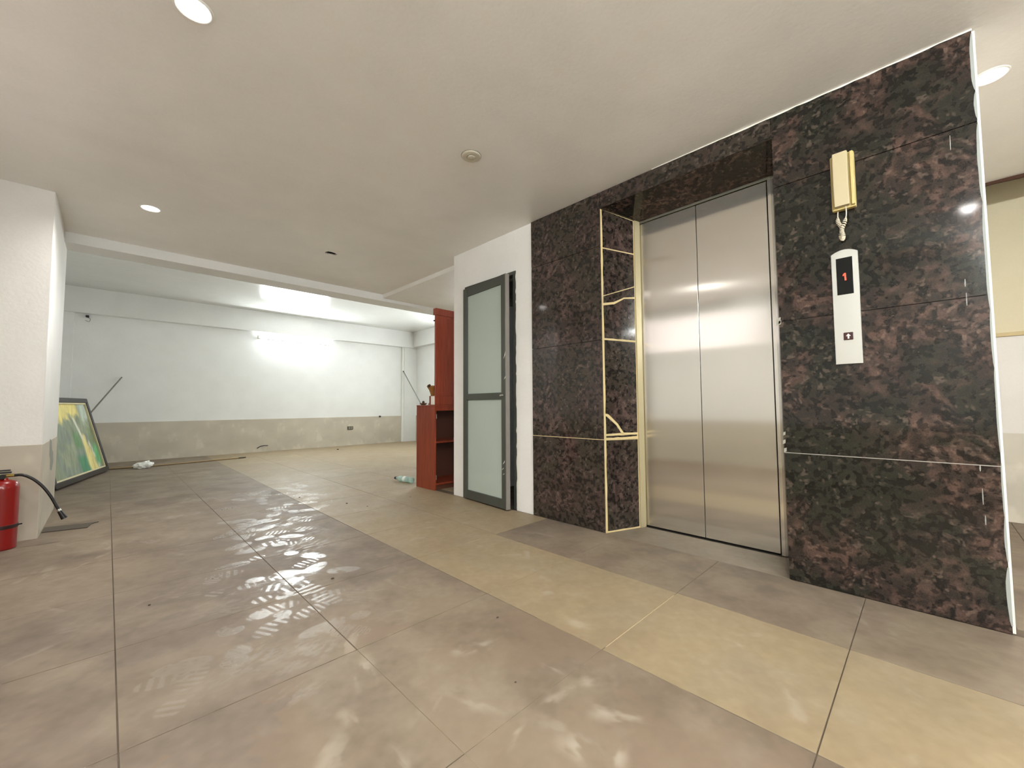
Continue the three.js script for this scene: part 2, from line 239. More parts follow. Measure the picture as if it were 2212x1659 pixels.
{ // smears of grey and white paint on the side of the column
  const sp = [[-4.95, 0.42], [-4.9, 0.5], [-4.8, 0.53], [-4.72, 0.6], [-4.6, 0.62], [-4.62, 0.5], [-4.7, 0.46], [-4.72, 0.38], [-4.85, 0.36]];
  obj('paint_smear', plate(sp.map(([z, y]) => [-z, y]), 0.001, basis([-2.6735, 0, 0], [0, 0, -1], [0, 1, 0], [1, 0, 0])), M(0x8b9086, 0.5), column);
}
tag(obj('trim_2', [rbx(-3.05, 3.05, -0.05, 0.622, -8.955, -8.943, 0.002)], mat.dado), 'grey-beige painted dado along the far wall', 'dado', null, 'structure');
tag(obj('trim_3', [bx(3.043, 3.06, -0.05, 0.622, -8.9, -3.3)], mat.dado), 'grey-beige painted dado along the side wall', 'dado', null, 'structure');
tag(obj('trim_4', [bx(-3.21, -3.194, -0.05, 0.612, -4.11, 2.5), bx(-3.2, 2.2, -0.05, 0.612, 2.494, 2.51)], mat.dado), 'grey-beige painted dado along the wall opposite the lift', 'dado', null, 'structure');
tag(obj('corner_column', [bx(2.72, 3.05, -0.05, 2.668, -8.96, -8.87)], mat.backWhite), 'white column in the far corner behind the leaning pole', 'column', null, 'structure');
tag(obj('corner_column', [bx(-3.06, -2.775, -0.05, 2.668, -8.96, -8.86)], mat.backWhite), 'white column in the far corner behind the painting', 'column', null, 'structure');

// the lift wall: plaster body with door openings, clad with granite
const lift = thing('wall_right', 'lift wall of white plaster and polished dark brown granite slabs', 'wall', [0, 0, 0], 0, null, 'structure');
const ragged = (z) => 0.004 * (hash(Math.round(z * 997), 4, 8) - 0.5);
{
  // white plaster around the glass door, with a chipped edge on the latch side
  obj('plaster', [bx(0.012, 0.2, -0.05, 2.34, -3.22, -3.045), bx(0.012, 0.2, 1.975, 2.34, -3.045, -2.366), bx(0.0125, 0.2, -0.05, 2.34, -2.366, -2.17)], mat.white, lift);
  obj('plaster', [bx(0.022, 0.6, -0.05, 2.34, -2.17, -1.56), bx(0.022, 0.6, 2.24, 2.34, -1.56, -0.48), bx(0.022, 0.12, -0.05, 2.34, -0.48, 0.1945), bx(0.12, 0.6, -0.05, 2.34, -0.48, -0.2)], mat.whitePutty, lift);
  obj('plaster', [bx(0.2, 3.1, -0.05, 2.7, -3.22, -3.12), bx(0.5, 2.3, -0.05, 2.7, -0.3, -0.2), bx(1.5, 1.6, -0.05, 2.7, -3.12, -0.3)], mat.white, lift);
  const edge = []; for (let i = 0; i <= 46; i++) edge.push([-2.372 + 0.012 * hash(i, 1, 41) - (i < 6 ? 0.01 : 0), i / 46 * 1.965]); edge.push([-2.35, 1.965], [-2.35, 0]);
  obj('chipped_edge', plate(edge, 0.03, onWall(0, 0, 0.042)), mat.whitePutty, lift);
  const g = 0.0012, rows = (z0, z1, ys, m, t) => { for (let i = 0; i + 1 < ys.length; i++) obj('granite_slab', rbx(ragged(i + z0) * 0.4, 0.021, ys[i] + g, ys[i + 1] - g, z0 + g, z1 - g, 0.0012), m, lift); };
  rows(-2.178, -1.531, [0.0, 0.613, 1.29, 1.941, 2.319], mat.graniteBrown);
  rows(-0.503, 0.186, [0.0, 0.608, 1.257, 1.942, 2.319], mat.graniteDark);
  rows(-1.529, -0.505, [2.204, 2.319], mat.graniteBrown);
  // joints filled with pale grout
  obj('pale_joint', [bx(0.0, 0.02, 0.6105, 0.6155, -2.176, -1.53)], mat.mortar, lift);
  obj('pale_joint', [bx(0.0, 0.02, 0.6062, 0.6098, -0.501, 0.185)], M(0x9a948a, 0.7), lift);
  // splayed reveal of cut stones beside the lift door
  const L = Math.hypot(0.28, 0.101), e = [0.28 / L, 0, 0.101 / L], n = [-0.101 / L, 0, 0.28 / L], R = (d) => basis([n[0] * d, 0, -1.527 + n[2] * d], e, [0, 1, 0], n);
  const stones = [
    [[0.008, 1.932], [0.285, 1.927], [0.285, 2.165], [0.008, 2.198]],
    [[0.008, 1.593], [0.285, 1.69], [0.285, 1.919], [0.008, 1.922]],
    [[0.008, 1.54], [0.1, 1.556], [0.19, 1.6], [0.285, 1.612], [0.285, 1.683], [0.008, 1.588]],
    [[0.008, 1.301], [0.285, 1.3], [0.285, 1.6], [0.19, 1.588], [0.11, 1.546], [0.008, 1.528]],
    [[0.166, 0.657], [0.285, 0.653], [0.285, 1.287], [0.008, 1.288], [0.008, 0.79], [0.03, 0.783], [0.11, 0.72]],
    [[0.008, 0.65], [0.14, 0.656], [0.1, 0.712], [0.02, 0.77], [0.008, 0.77]],
    [[0.012, 0.627], [0.1, 0.622], [0.28, 0.63], [0.28, 0.642], [0.15, 0.637], [0.012, 0.641]],
    [[0.008, 0.008], [0.285, 0.006], [0.285, 0.606], [0.008, 0.609]]];
  for (const p of stones) obj('reveal_stone', plate(p, 0.018, R(-0.019)), mat.graniteBrown, lift);
  const bed = [[0, 0], [0.297, 0], [0.297, 2.17], [0, 2.2]]; obj('mortar_bed', plate(bed, 0.02, R(-0.0225)), mat.mortar, lift);
  const bead = (pts, w, seed) => { const a = [], b = []; pts.forEach(([s, y], i) => { const q = pts[Math.min(i + 1, pts.length - 1)], o = pts[Math.max(i - 1, 0)], dx = q[0] - o[0], dy = q[1] - o[1], l = Math.hypot(dx, dy), ww = w * (0.7 + 0.7 * hash(i, seed, 3)); a.push([s - dy / l * ww, y + dx / l * ww]); b.unshift([s + dy / l * ww, y - dx / l * ww]); }); return plate([...a, ...b], 0.003, R(-0.001)); };
  const line = (s0, y0, s1, y1, k) => Array.from({ length: k + 1 }, (_, i) => [mixn(s0, s1, i / k), mixn(y0, y1, i / k)]);
  obj('mortar_bead', bead(line(0.006, 0, 0.004, 2.195, 30), 0.0065, 1), mat.mortar, lift);
  obj('mortar_bead', bead(line(0.01, 1.926, 0.285, 1.922, 8), 0.003, 2), mat.mortar, lift);
  obj('mortar_bead', bead([[0.01, 1.534], [0.1, 1.55], [0.19, 1.594], [0.285, 1.606]], 0.006, 3), mat.mortar, lift);
  obj('mortar_bead', bead(line(0.01, 1.295, 0.285, 1.294, 7), 0.0065, 4), mat.mortar, lift);
  obj('mortar_bead', bead([[0.012, 0.782], [0.03, 0.775], [0.105, 0.715], [0.155, 0.652]], 0.0075, 5), mat.mortar, lift);
  obj('mortar_bead', bead(line(0.005, 0.645, 0.29, 0.648, 8), 0.006, 6), mat.mortar, lift);
  obj('mortar_bead', bead(line(0.005, 0.619, 0.29, 0.618, 8), 0.007, 7), mat.mortar, lift);
  obj('mortar_bead', bead(line(0.0, 0.005, 0.29, 0.004, 6), 0.005, 8), mat.mortar, lift);
  // reveal on the other side and the sloping granite head
  obj('reveal_stone', plate([[0, 0], [0.3, 0], [0.3, 2.17], [0, 2.2]], 0.02, basis([0.012, 0, -0.503], [0.92, 0, -0.25], [0, 1, 0], [0.25, 0, 0.92])), mat.graniteDark, lift);
  obj('head_stone', plate([[0.004, 2.204], [0.34, 2.165], [0.34, 2.3], [0.004, 2.3]], 1.1, basis([0, 0, -1.56], [1, 0, 0], [0, 1, 0], [0, 0, 1])), mat.graniteDark, lift);
  const bd = []; for (let i = 0; i <= 60; i++) bd.push([mixn(-1.15, 0.186, i / 60), 2.3195]); for (let i = 60; i >= 0; i--) bd.push([mixn(-1.15, 0.186, i / 60), 2.3165 - 0.006 * vnoise(i * 0.5, 3.3, 15) * sstep(0, 30, i)]);
  obj('ceiling_bead', plate(bd, 0.0015, onWall(0, 0, 0.0005)), mat.whitePutty, lift);
  // putty along the free edge and drips of putty on the dark slabs
  const strip = (y0, y1, w, seed) => { const p = [], k = 12; for (let i = 0; i <= k; i++) p.push([0.1865, mixn(y0, y1, i / k)]); for (let i = k; i >= 0; i--) p.push([0.1845 - w * (0.15 + 0.85 * Math.sin(Math.PI * i / k) ** 0.6 * (0.6 + 0.4 * vnoise(i * 0.45, seed * 3.7, 6))), mixn(y0, y1, i / k)]); return plate(p, 0.0012, onWall(0, 0, 0.0)); };
  for (const [a, b, w, s] of [[1.955, 2.06, 0.007, 1], [2.07, 2.3, 0.011, 2], [1.62, 1.93, 0.009, 3], [1.2, 1.62, 0.007, 4], [0.98, 1.2, 0.005, 5], [0.66, 0.98, 0.004, 6], [0.26, 0.42, 0.005, 7], [0.03, 0.24, 0.011, 8], [0.42, 0.62, 0.003, 9]]) obj('edge_putty', strip(a, b, w, s), mat.putty, lift);
  const drip = (y, z, h, w = 0.0016) => plate([[z - w * 0.6, y], [z + w * 0.5, y], [z + w, y + h * 0.5], [z + w * 0.7, y + h], [z - w * 0.4, y + h], [z - w, y + h * 0.4]], 0.0012, onWall(0, 0, 0.0));
  for (const [y, z, h, w] of [[0.585, 0.132, 0.022, 0.002], [0.46, 0.134, 0.06, 0.0016], [0.385, 0.137, 0.035, 0.0018], [1.86, 0.11, 0.06, 0.0014], [1.225, 0.126, 0.05, 0.0015], [1.30, 0.125, 0.03, 0.002]]) obj('putty_drip', drip(y, z, h, w), M(0x8f8d86, 0.6), lift);
  for (const [y, z, s] of [[1.258, -0.506, 0.02], [1.25, -0.5, 0.012], [0.7, -0.5, 0.01], [0.62, -0.499, 0.012], [0.66, -0.502, 0.012]]) obj('mortar_crumb', plate([[z - s * 0.4, y - s], [z + s * 0.5, y - s * 0.5], [z + s * 0.6, y + s], [z - s * 0.3, y + s * 0.7]], 0.004, onWall(0, 0, 0.001)), M(0x9d998c, 0.7), lift);
}

// ---------------------------------------------------------------- lift door
const liftDoor = thing('door_2', 'closed two-panel brushed steel lift door', 'lift door', [0, 0, 0], 0, null, 'structure');
obj('door_panel', rbx(0.33, 0.36, 0.008, 2.152, -1.424, -1.0155, 0.002), mat.steel, liftDoor);
obj('door_panel', rbx(0.33, 0.36, 0.008, 2.152, -1.0125, -0.609, 0.002), mat.steel, liftDoor);
obj('jamb', plate([[0, 0], [0.05, 0], [0.05, 2.17], [0, 2.17]], 0.01, basis([0.276, 0, -1.432], [0.93, 0, 0.33], [0, 1, 0], [-0.33, 0, 0.93])), M(0xbdb08e, 0.4, { metalness: 0.4 }), liftDoor);
obj('jamb', rbx(0.322, 0.36, 0, 2.17, -0.603, -0.49, 0.002), mat.steel, liftDoor);
obj('header', rbx(0.318, 0.36, 2.155, 2.185, -1.44, -0.5, 0.002), mat.steelPlain, liftDoor);
obj('sill', bx(0.31, 0.37, -0.012, 0.001, -1.43, -0.6), M(0x3c3a34, 0.5, { metalness: 0.6 }), liftDoor);
obj('door_gap', bx(0.362, 0.37, 0, 2.16, -1.43, -0.59), mat.black, liftDoor);
obj('threshold', [bx(0.0, 0.312, -0.011, 0.0, -1.53, -0.5)], M(0xffffff, 0.55, { map: plainTile([128, 116, 100], 75) }), floor);

// ---------------------------------------------------------------- glass door, hinged on the far side and slightly ajar
const glassDoor = thing('door_1', 'narrow grey aluminium door with two frosted panes, ajar', 'door', [0.012, 0, -3.035], 0, null, 'structure');
{
  const f = mat.aluDark;
  obj('frame', [bx(-0.004, 0.06, 0, 1.965, -0.01, 0.014), bx(-0.004, 0.06, 1.945, 1.972, -0.01, 0.67), bx(0.0, 0.06, 0, 1.965, 0.634, 0.664)], f, glassDoor);
  const leaf = new THREE.Group(); leaf.name = 'door_leaf'; leaf.position.set(-0.006, 0, 0.016); leaf.rotation.y = -0.075; glassDoor.add(leaf);
  const W = 0.622, sw = 0.058;
  obj('stile', rbx(-0.036, 0.004, 0.012, 1.938, 0, sw, 0.002), f, leaf); obj('stile', rbx(-0.036, 0.004, 0.012, 1.938, W - sw, W, 0.002), f, leaf);
  obj('edge_cap', rbx(-0.037, 0.002, 0.012, 1.938, W - 0.004, W + 0.006, 0.001), mat.aluEdge, leaf);
  for (const [a, b] of [[0.012, 0.088], [0.9, 0.956], [1.862, 1.938]]) obj('rail', rbx(-0.034, 0.002, a, b, sw, W - sw, 0.002), f, leaf);
  obj('pane', bx(-0.02, -0.014, 0.088, 0.9, sw, W - sw), mat.frost, leaf); obj('pane', bx(-0.02, -0.014, 0.956, 1.862, sw, W - sw), mat.frost, leaf);
  obj('handle', [rod([-0.037, 0.93, W - 0.045], [-0.06, 0.93, W - 0.045], 0.007), rod([-0.058, 0.93, W - 0.045], [-0.058, 0.932, W - 0.012], 0.006)], mat.panelSteel, leaf);
  for (const [y, z, h] of [[0.38, W - 0.02, 0.035], [0.33, W - 0.035, 0.02], [0.29, W - 0.025, 0.014], [1.07, W - 0.002, 0.03], [1.25, W - 0.004, 0.06]]) obj('paint_splash', plate([[z - 0.02, y - h * 0.3], [z, y + h * 0.2], [z + 0.004, y + h * 0.7], [z - 0.006, y + h * 0.3]], 0.001, basis([-0.0365, 0, 0], [0, 0, 1], [0, 1, 0], [-1, 0, 0])), mat.whitePutty, leaf);
}

// ---------------------------------------------------------------- lamps
const lampCore = () => new THREE.MeshStandardMaterial({ color: 0xffffff, emissive: 0xfff8f0, emissiveIntensity: 6 });
const lampMat = lampCore(), rimMat = M(0xf2f0ea, 0.4);
const downLabels = ['lit round recessed downlight above the white column', 'lit round recessed downlight in the lobby ceiling, away from column and granite', 'lit round recessed downlight just past the end of the granite wall', 'lit round recessed downlight behind the viewer, mirrored in the granite'];
downSpots.forEach(([x, z], i) => {
  const t = thing('downlight', downLabels[i], 'downlight', [x, CY, z], 0, 'recessed downlights');
  obj('rim', lathe([[0.05, 0.012], [0.05, -0.002], [0.058, -0.005], [0.063, -0.001], [0.063, 0.0], [0.056, 0.0]]), rimMat, t);
  obj('lens', lathe([[0.0, -0.004], [0.044, -0.003], [0.051, 0.002], [0.051, 0.01], [0.0, 0.01]]), lampMat, t);
  const s = new THREE.SpotLight(DOWN_COLOR, DOWN, 0, 1.36, 0.7, 2); s.position.set(x, CY - 0.012, z); s.target.position.set(x, 0, z); s.castShadow = true; s.shadow.radius = 2; s.name = numbered('downlight_lamp'); scene.add(s, s.target);
});
// tube lamps: a batten with a glowing tube; local z points away from the wall
function tubeLamp(label, x, y, z, turn, strength) {
  const t = thing('tube_lamp', label, 'lamp', [x, y, z], turn);
  obj('batten', rbx(-0.64, 0.64, -0.03, 0.035, 0.0, 0.04, 0.004), rimMat, t);
  obj('end_socket', [rbx(-0.66, -0.63, -0.04, 0.03, 0, 0.085, 0.004)], rimMat, t); obj('end_socket', [rbx(0.63, 0.66, -0.04, 0.03, 0, 0.085, 0.004)], rimMat, t);
  obj('glass_tube', rod([-0.63, -0.005, 0.062], [0.63, -0.005, 0.062], 0.016), tubeMat, t);
  t.updateMatrixWorld();
  for (const [dy, dz, rx] of [[-0.005, 0.08, 0], [0.013, 0.062, 1], [-0.023, 0.062, -1]]) {
    const l = new THREE.RectAreaLight(TUBE_COLOR, strength * (rx > 0 ? 0.3 : rx < 0 ? 0.09 : 1), 1.22, 0.03), p = t.localToWorld(new THREE.Vector3(0, dy, dz)); l.name = numbered('tube_glow');
    l.quaternion.setFromEuler(new THREE.Euler(0, turn, 0)).multiply(new THREE.Quaternion().setFromEuler(rx ? new THREE.Euler(rx * Math.PI / 2, 0, 0) : new THREE.Euler(0, Math.PI, 0)));   // shines along its own -z
    l.position.copy(p); scene.add(l);
  }
}
const tubeMat = new THREE.MeshStandardMaterial({ color: 0xffffff, emissive: 0xe6faff, emissiveIntensity: 9 });
tubeLamp('lit fluorescent tube lamp high on the far wall', 0.28, 2.195, -8.95, 0, TUBE);
tubeLamp('added unseen fill tube lamp on the wall facing the far wall', -1.7, 2.12, 2.49, Math.PI, FRONT_FILL);  // unseen tube, added to brighten the ceiling and walls
tubeLamp('lit fluorescent tube lamp on the side wall hidden by the cabinet', 3.05, 2.1, -6.4, -Math.PI / 2, SIDE_TUBE);
tubeLamp('added unseen fill tube lamp on the wall opposite the lift, past its window', -3.2, 2.08, 1.1, Math.PI / 2, LOBBY_FILL);  // second unseen tube, added to light the ceiling and lift wall
// louvred window opposite the lift, mirrored in the steel
{
  const w = thing('window_1', 'wide louvred window high on the wall opposite the lift', 'window', [-3.2, 1.68, -2.4], 0, null, 'structure');
  obj('window_frame', [rbx(-0.01, 0.03, -0.03, 0.0, -0.84, 0.84), rbx(-0.01, 0.03, 0.5, 0.53, -0.84, 0.84), rbx(-0.01, 0.03, 0, 0.5, -0.84, -0.81), rbx(-0.01, 0.03, 0, 0.5, 0.81, 0.84)], rimMat, w);
  obj('pane', bx(0.001, 0.004, 0, 0.5, -0.81, 0.81), new THREE.MeshStandardMaterial({ color: 0xffffff, emissive: 0xfff0ec, emissiveIntensity: WINDOW * 4 }), w);
  for (let i = 0; i < 7; i++) obj('louvre_slat', bx(0.008, 0.02, 0.04 + i * 0.068, 0.066 + i * 0.068, -0.81, 0.81), M(0xb8aca8, 0.5), w);
  const l = new THREE.RectAreaLight(WINDOW_COLOR, WINDOW, 1.6, 0.48); l.name = 'window_glow'; l.position.set(-3.17, 1.93, -2.4); l.lookAt(0, 1.93, -2.4); scene.add(l);
}
{ // blank cover of a missing lamp
  const t = thing('ceiling_cover', 'unlit round cream blank cover on the lobby ceiling', 'ceiling cover', [-0.896, CY, -1.829]);
  obj('plate', lathe([[0, -0.008], [0.045, -0.008], [0.055, -0.006], [0.06, 0.0], [0, 0]]), M(0xcfc7b4, 0.5), t); obj('centre_cap', lathe([[0, -0.016], [0.02, -0.014], [0.026, -0.008], [0, -0.008]]), M(0xc2baa6, 0.5), t);
}

// ---------------------------------------------------------------- things on the lift wall
{
  const t = thing('call_panel', 'tall narrow steel lift call panel with a black display', 'call panel', [0, 1.025, -0.237]);
  const top = []; for (let i = 0; i <= 12; i++) { const a = 0.0465 - 0.093 * i / 12; top.push([a, 0.505 + 0.016 * (1 - (a / 0.0465) ** 2)]); }
  obj('plate', plate([[-0.0465, 0], [0.0465, 0], ...top], 0.012, onWall(0, 0, 0.0), 0.001), mat.panelSteel, t);
  obj('display', plate([[-0.03, 0.315], [0.028, 0.315], [0.028, 0.484], [-0.03, 0.484]], 0.0016, onWall(0, 0, -0.012)), M(0x060808, 0.12), t);
  obj('digit', plate([[-0.0015, 0.379], [0.0045, 0.379], [0.0035, 0.412], [-0.002, 0.4125], [-0.008, 0.405], [-0.0075, 0.4], [-0.002, 0.403]], 0.001, onWall(0, 0, -0.0138)), new THREE.MeshStandardMaterial({ color: 0xff4030, emissive: 0xff3a28, emissiveIntensity: 1.6 }), t).userData.label = 'glowing red figure one';
  const b = obj('button', rbx(-0.0175, -0.0125, 0.107, 0.141, -0.015, 0.019, 0.003, 2), M(0x3a1416, 0.3), t); b.userData.label = 'dark red call button';
  obj('arrow', plate([[-0.001, 0.112], [0.005, 0.112], [0.005, 0.124], [0.011, 0.124], [0.002, 0.135], [-0.007, 0.124], [-0.001, 0.124]], 0.001, onWall(0, 0, -0.0176)), M(0xd8d2cc, 0.4), b);
}
{
  const t = thing('intercom', 'ivory wall intercom handset with a coiled cord', 'intercom', [0, 1.728, -0.226]);
  obj('base', rbx(-0.03, 0.0, 0.0, 0.256, -0.044, 0.042, 0.006, 2), mat.ivory, t);
  // handset: a gently bowed bar with a thicker ear and mouth piece
  const prof = []; for (let i = 0; i <= 16; i++) { const y = 0.012 + i / 16 * 0.24, a = i / 16 * 2 - 1; prof.push([0.05 + 0.006 * (1 - a * a) + 0.001, y]); }
  const sh = [[0.03, 0.012], ...prof, [0.03, 0.252]]; const hs = plate(sh.map(([d, y]) => [d, y]), 0.048, basis([0, 0, 0.018], [-1, 0, 0], [0, 1, 0], [0, 0, -1]), 0.003);
  obj('handset', hs, mat.ivoryPale, t);
  obj('side_rail', rbx(-0.046, -0.02, 0.006, 0.25, 0.028, 0.04, 0.003, 2), mat.ivory, t);
  // coiled cord hanging in a loop from handset and base
  const path = new THREE.CatmullRomCurve3([[-0.03, 0.012, 0.006], [-0.03, -0.03, 0.006], [-0.032, -0.06, 0.0], [-0.032, -0.1, -0.012], [-0.028, -0.125, -0.008], [-0.02, -0.135, -0.012], [-0.014, -0.118, -0.018], [-0.014, -0.08, -0.014], [-0.014, -0.05, -0.026], [-0.012, -0.02, -0.026], [-0.012, 0.006, -0.024]].map((p) => new THREE.Vector3(...p)));
  class Coil extends THREE.Curve { getPoint(u, v = new THREE.Vector3()) { const p = path.getPoint(u), T = path.getTangent(u), a = new THREE.Vector3(1, 0, 0), b = a.clone().cross(T).normalize(); a.copy(T).cross(b).normalize(); const k = sstep(0.12, 0.2, u) * (1 - sstep(0.82, 0.9, u)) * 0.0065, w = u * 2 * Math.PI * 44; return v.copy(p).addScaledVector(a, Math.cos(w) * k).addScaledVector(b, Math.sin(w) * k); } }
  obj('coiled_cord', uvMetres(new THREE.TubeGeometry(new Coil(), 900, 0.0022, 5)), M(0xeadfc8, 0.5), t);
}

// ---------------------------------------------------------------- cabinet, board and what stands on it
{
  const t = thing('cabinet', 'reddish brown open wooden cabinet past the white wall corner', 'cabinet', [0, 0, 0]);
  const x0 = -0.02, x1 = 0.72, z0 = -3.84, z1 = -3.5, H = 0.842;
  obj('side_panel', rbx(x0, x0 + 0.02, 0.0, H, z0, z1, 0.002), mat.wood, t); obj('side_panel', rbx(x1 - 0.02, x1, 0.0, H, z0, z1, 0.002), mat.wood, t);
  obj('top', rbx(x0 - 0.002, x1, H, H + 0.016, z0, z1 + 0.002, 0.002), mat.wood, t);
  obj('bottom', rbx(x0 + 0.02, x1 - 0.02, 0.05, 0.068, z0, z1 - 0.004, 0.002), mat.wood, t); obj('shelf', rbx(x0 + 0.02, x1 - 0.02, 0.47, 0.486, z0, z1 - 0.02, 0.002), mat.wood, t);
  obj('back_panel', bx(x0 + 0.01, x1 - 0.01, 0.04, H, z0, z0 + 0.008), mat.woodDark, t); obj('plinth', bx(x0 + 0.02, x1 - 0.02, 0.0, 0.05, z1 - 0.04, z1 - 0.025), mat.woodDark, t);
  obj('front_rail', rbx(x0 + 0.02, x1 - 0.02, 0.8, H, z1 - 0.024, z1 - 0.004, 0.002), mat.wood, t);
  obj('hinge', rbx(x0 + 0.02, x0 + 0.028, 0.72, 0.765, z1 - 0.03, z1 - 0.002, 0.002), mat.panelSteel, t); obj('hinge', rbx(x0 + 0.02, x0 + 0.028, 0.105, 0.15, z1 - 0.03, z1 - 0.002, 0.002), mat.panelSteel, t);
}
{
  const t = thing('cabinet_hutch', 'tall reddish brown wooden upright standing on the open cabinet', 'furniture panel', [0, 0.858, 0]);
  obj('board', rbx(0.004, 0.5, 0.094, 0.998, -3.545, -3.52, 0.003), mat.wood, t);
  obj('foot_box', rbx(-0.022, 0.5, 0.0, 0.094, -3.6, -3.498, 0.004), mat.wood, t);
  obj('end_label', bx(-0.026, -0.0215, 0.004, 0.09, -3.56, -3.5), mat.whitePutty, t);
  obj('top_rail', rbx(-0.003, 0.5, 0.93, 1.0, -3.562, -3.51, 0.004), mat.wood, t);
  obj('knob', rod([-0.003, 0.87, -3.535], [-0.012, 0.87, -3.535], 0.008), mat.woodDark, t);
}
{ // carved wooden vase-like ornament on the cabinet, partly behind the upright
  const t = thing('carved_ornament', 'small flared carved wood ornament on the brown cabinet', 'ornament', [0.075, 0.858, -3.67]);
  obj('body', lathe([[0, 0], [0.05, 0.002], [0.056, 0.012], [0.04, 0.03], [0.026, 0.05], [0.024, 0.08], [0.03, 0.12], [0.045, 0.16], [0.062, 0.185], [0.07, 0.2], [0.064, 0.204], [0.05, 0.19], [0.03, 0.15], [0, 0.14]]), M(0x9a6a35, 0.4), t);
  obj('lip', [rod([-0.055, 0.205, 0.02], [-0.078, 0.198, 0.022], 0.016, 0.012)], M(0x3a2a1c, 0.5), t);
}
{
  const t = thing('small_dish', 'low dark dish lying at the end of the brown cabinet top', 'dish', [0.008, 0.858, -3.7]);
  obj('bowl', lathe([[0, 0], [0.022, 0.001], [0.036, 0.012], [0.04, 0.022], [0.037, 0.022], [0.02, 0.01], [0, 0.008]]), M(0x6e5238, 0.5), t); obj('cap', lathe([[0, 0.02], [0.014, 0.02], [0.014, 0.034], [0.006, 0.046], [0, 0.046]]), M(0x3b2f28, 0.5), t);
  t.position.set(0.03, 0.858, -3.79);
}
// plastic bottle on the floor
{
  const t = thing('plastic_bottle', 'crushed clear green plastic bottle lying on the floor by the cabinet', 'bottle', [-0.012, 0.033, -4.3]); t.rotation.set(0, 0.19, 0);
  const g = lathe([[0, 0.285], [0.013, 0.285], [0.0135, 0.262], [0.014, 0.25], [0.026, 0.225], [0.032, 0.2], [0.03, 0.17], [0.032, 0.15], [0.028, 0.12], [0.032, 0.09], [0.032, 0.03], [0.029, 0.004], [0, 0.0]], 20); g.rotateX(-Math.PI / 2); g.rotateY(0); g.translate(0, 0, 0.29);
  const b = obj('body', g, M(0xd9efe8, 0.15, { transmission: 0.6, thickness: 0, ior: 1.4 }), t);
  const c = rod([0, 0, 0.0], [0, 0, 0.024], 0.0155, 0.0155, 16); obj('cap', c, M(0x10151a, 0.4), t);
  const l = lathe([[0.0325, 0.1], [0.033, 0.14]], 20); l.rotateX(-Math.PI / 2); l.translate(0, 0, 0.29); obj('label', l, M(0xdfe6e0, 0.5), t);
}

// ---------------------------------------------------------------- left side: extinguisher, painting, sticks
{
  const t = thing('fire_extinguisher', 'red fire extinguisher with black hose in front of the column', 'extinguisher', [-2.815, 0, -3.965]);
  obj('cylinder', lathe([[0, 0], [0.066, 0], [0.07, 0.006], [0.07, 0.36], [0.067, 0.385], [0.056, 0.402], [0.036, 0.412], [0.022, 0.416], [0.022, 0.424], [0, 0.424]], 36), mat.red, t);
  obj('valve', [rod([0, 0.42, 0], [0, 0.445, 0], 0.018), rod([0, 0.438, 0], [0.045, 0.438, 0.002], 0.01)], M(0xa08a4c, 0.4, { metalness: 0.8 }), t);
  obj('lever', [rbx(-0.06, 0.034, 0.452, 0.462, -0.008, 0.008, 0.003), rbx(-0.06, 0.03, 0.466, 0.474, -0.007, 0.007, 0.003)], mat.black, t);
  obj('gauge', rod([0, 0.435, 0.015], [0, 0.435, 0.03], 0.014, 0.014, 16), mat.black, t);
  obj('hose', tube([[0.04, 0.437, 0.002], [0.075, 0.436, 0.006], [0.115, 0.412, 0.014], [0.16, 0.362, 0.024], [0.2, 0.292, 0.034], [0.228, 0.226, 0.04], [0.24, 0.198, 0.042]], 0.0085, 40, 10), mat.rubber, t);
  obj('ferrule', rod([0.237, 0.205, 0.0415], [0.243, 0.19, 0.0425], 0.0105), M(0xd8d8d4, 0.3, { metalness: 0.9 }), t);
  obj('nozzle', rod([0.242, 0.192, 0.042], [0.266, 0.142, 0.046], 0.011, 0.0165, 16), mat.rubber, t);
  obj('bracket_strap', lathe([[0.0705, 0.125], [0.0722, 0.126], [0.0722, 0.146], [0.0705, 0.147]], 36), M(0x2c0d0c, 0.5), t);
  obj('strap_hook', rod([0.068, 0.136, 0.01], [0.088, 0.139, 0.012], 0.004), mat.black, t);
}
tag(obj('board_offcut', plate([[-2.668, 4.27], [-2.45, 4.215], [-2.43, 4.33], [-2.395, 4.37], [-2.48, 4.375], [-2.668, 4.43]].reverse(), 0.005, onFloor(0, 0, 0.0005)), M(0x4f463b, 0.7)), 'thin dark brown offcut lying on the floor beside the column', 'offcut');
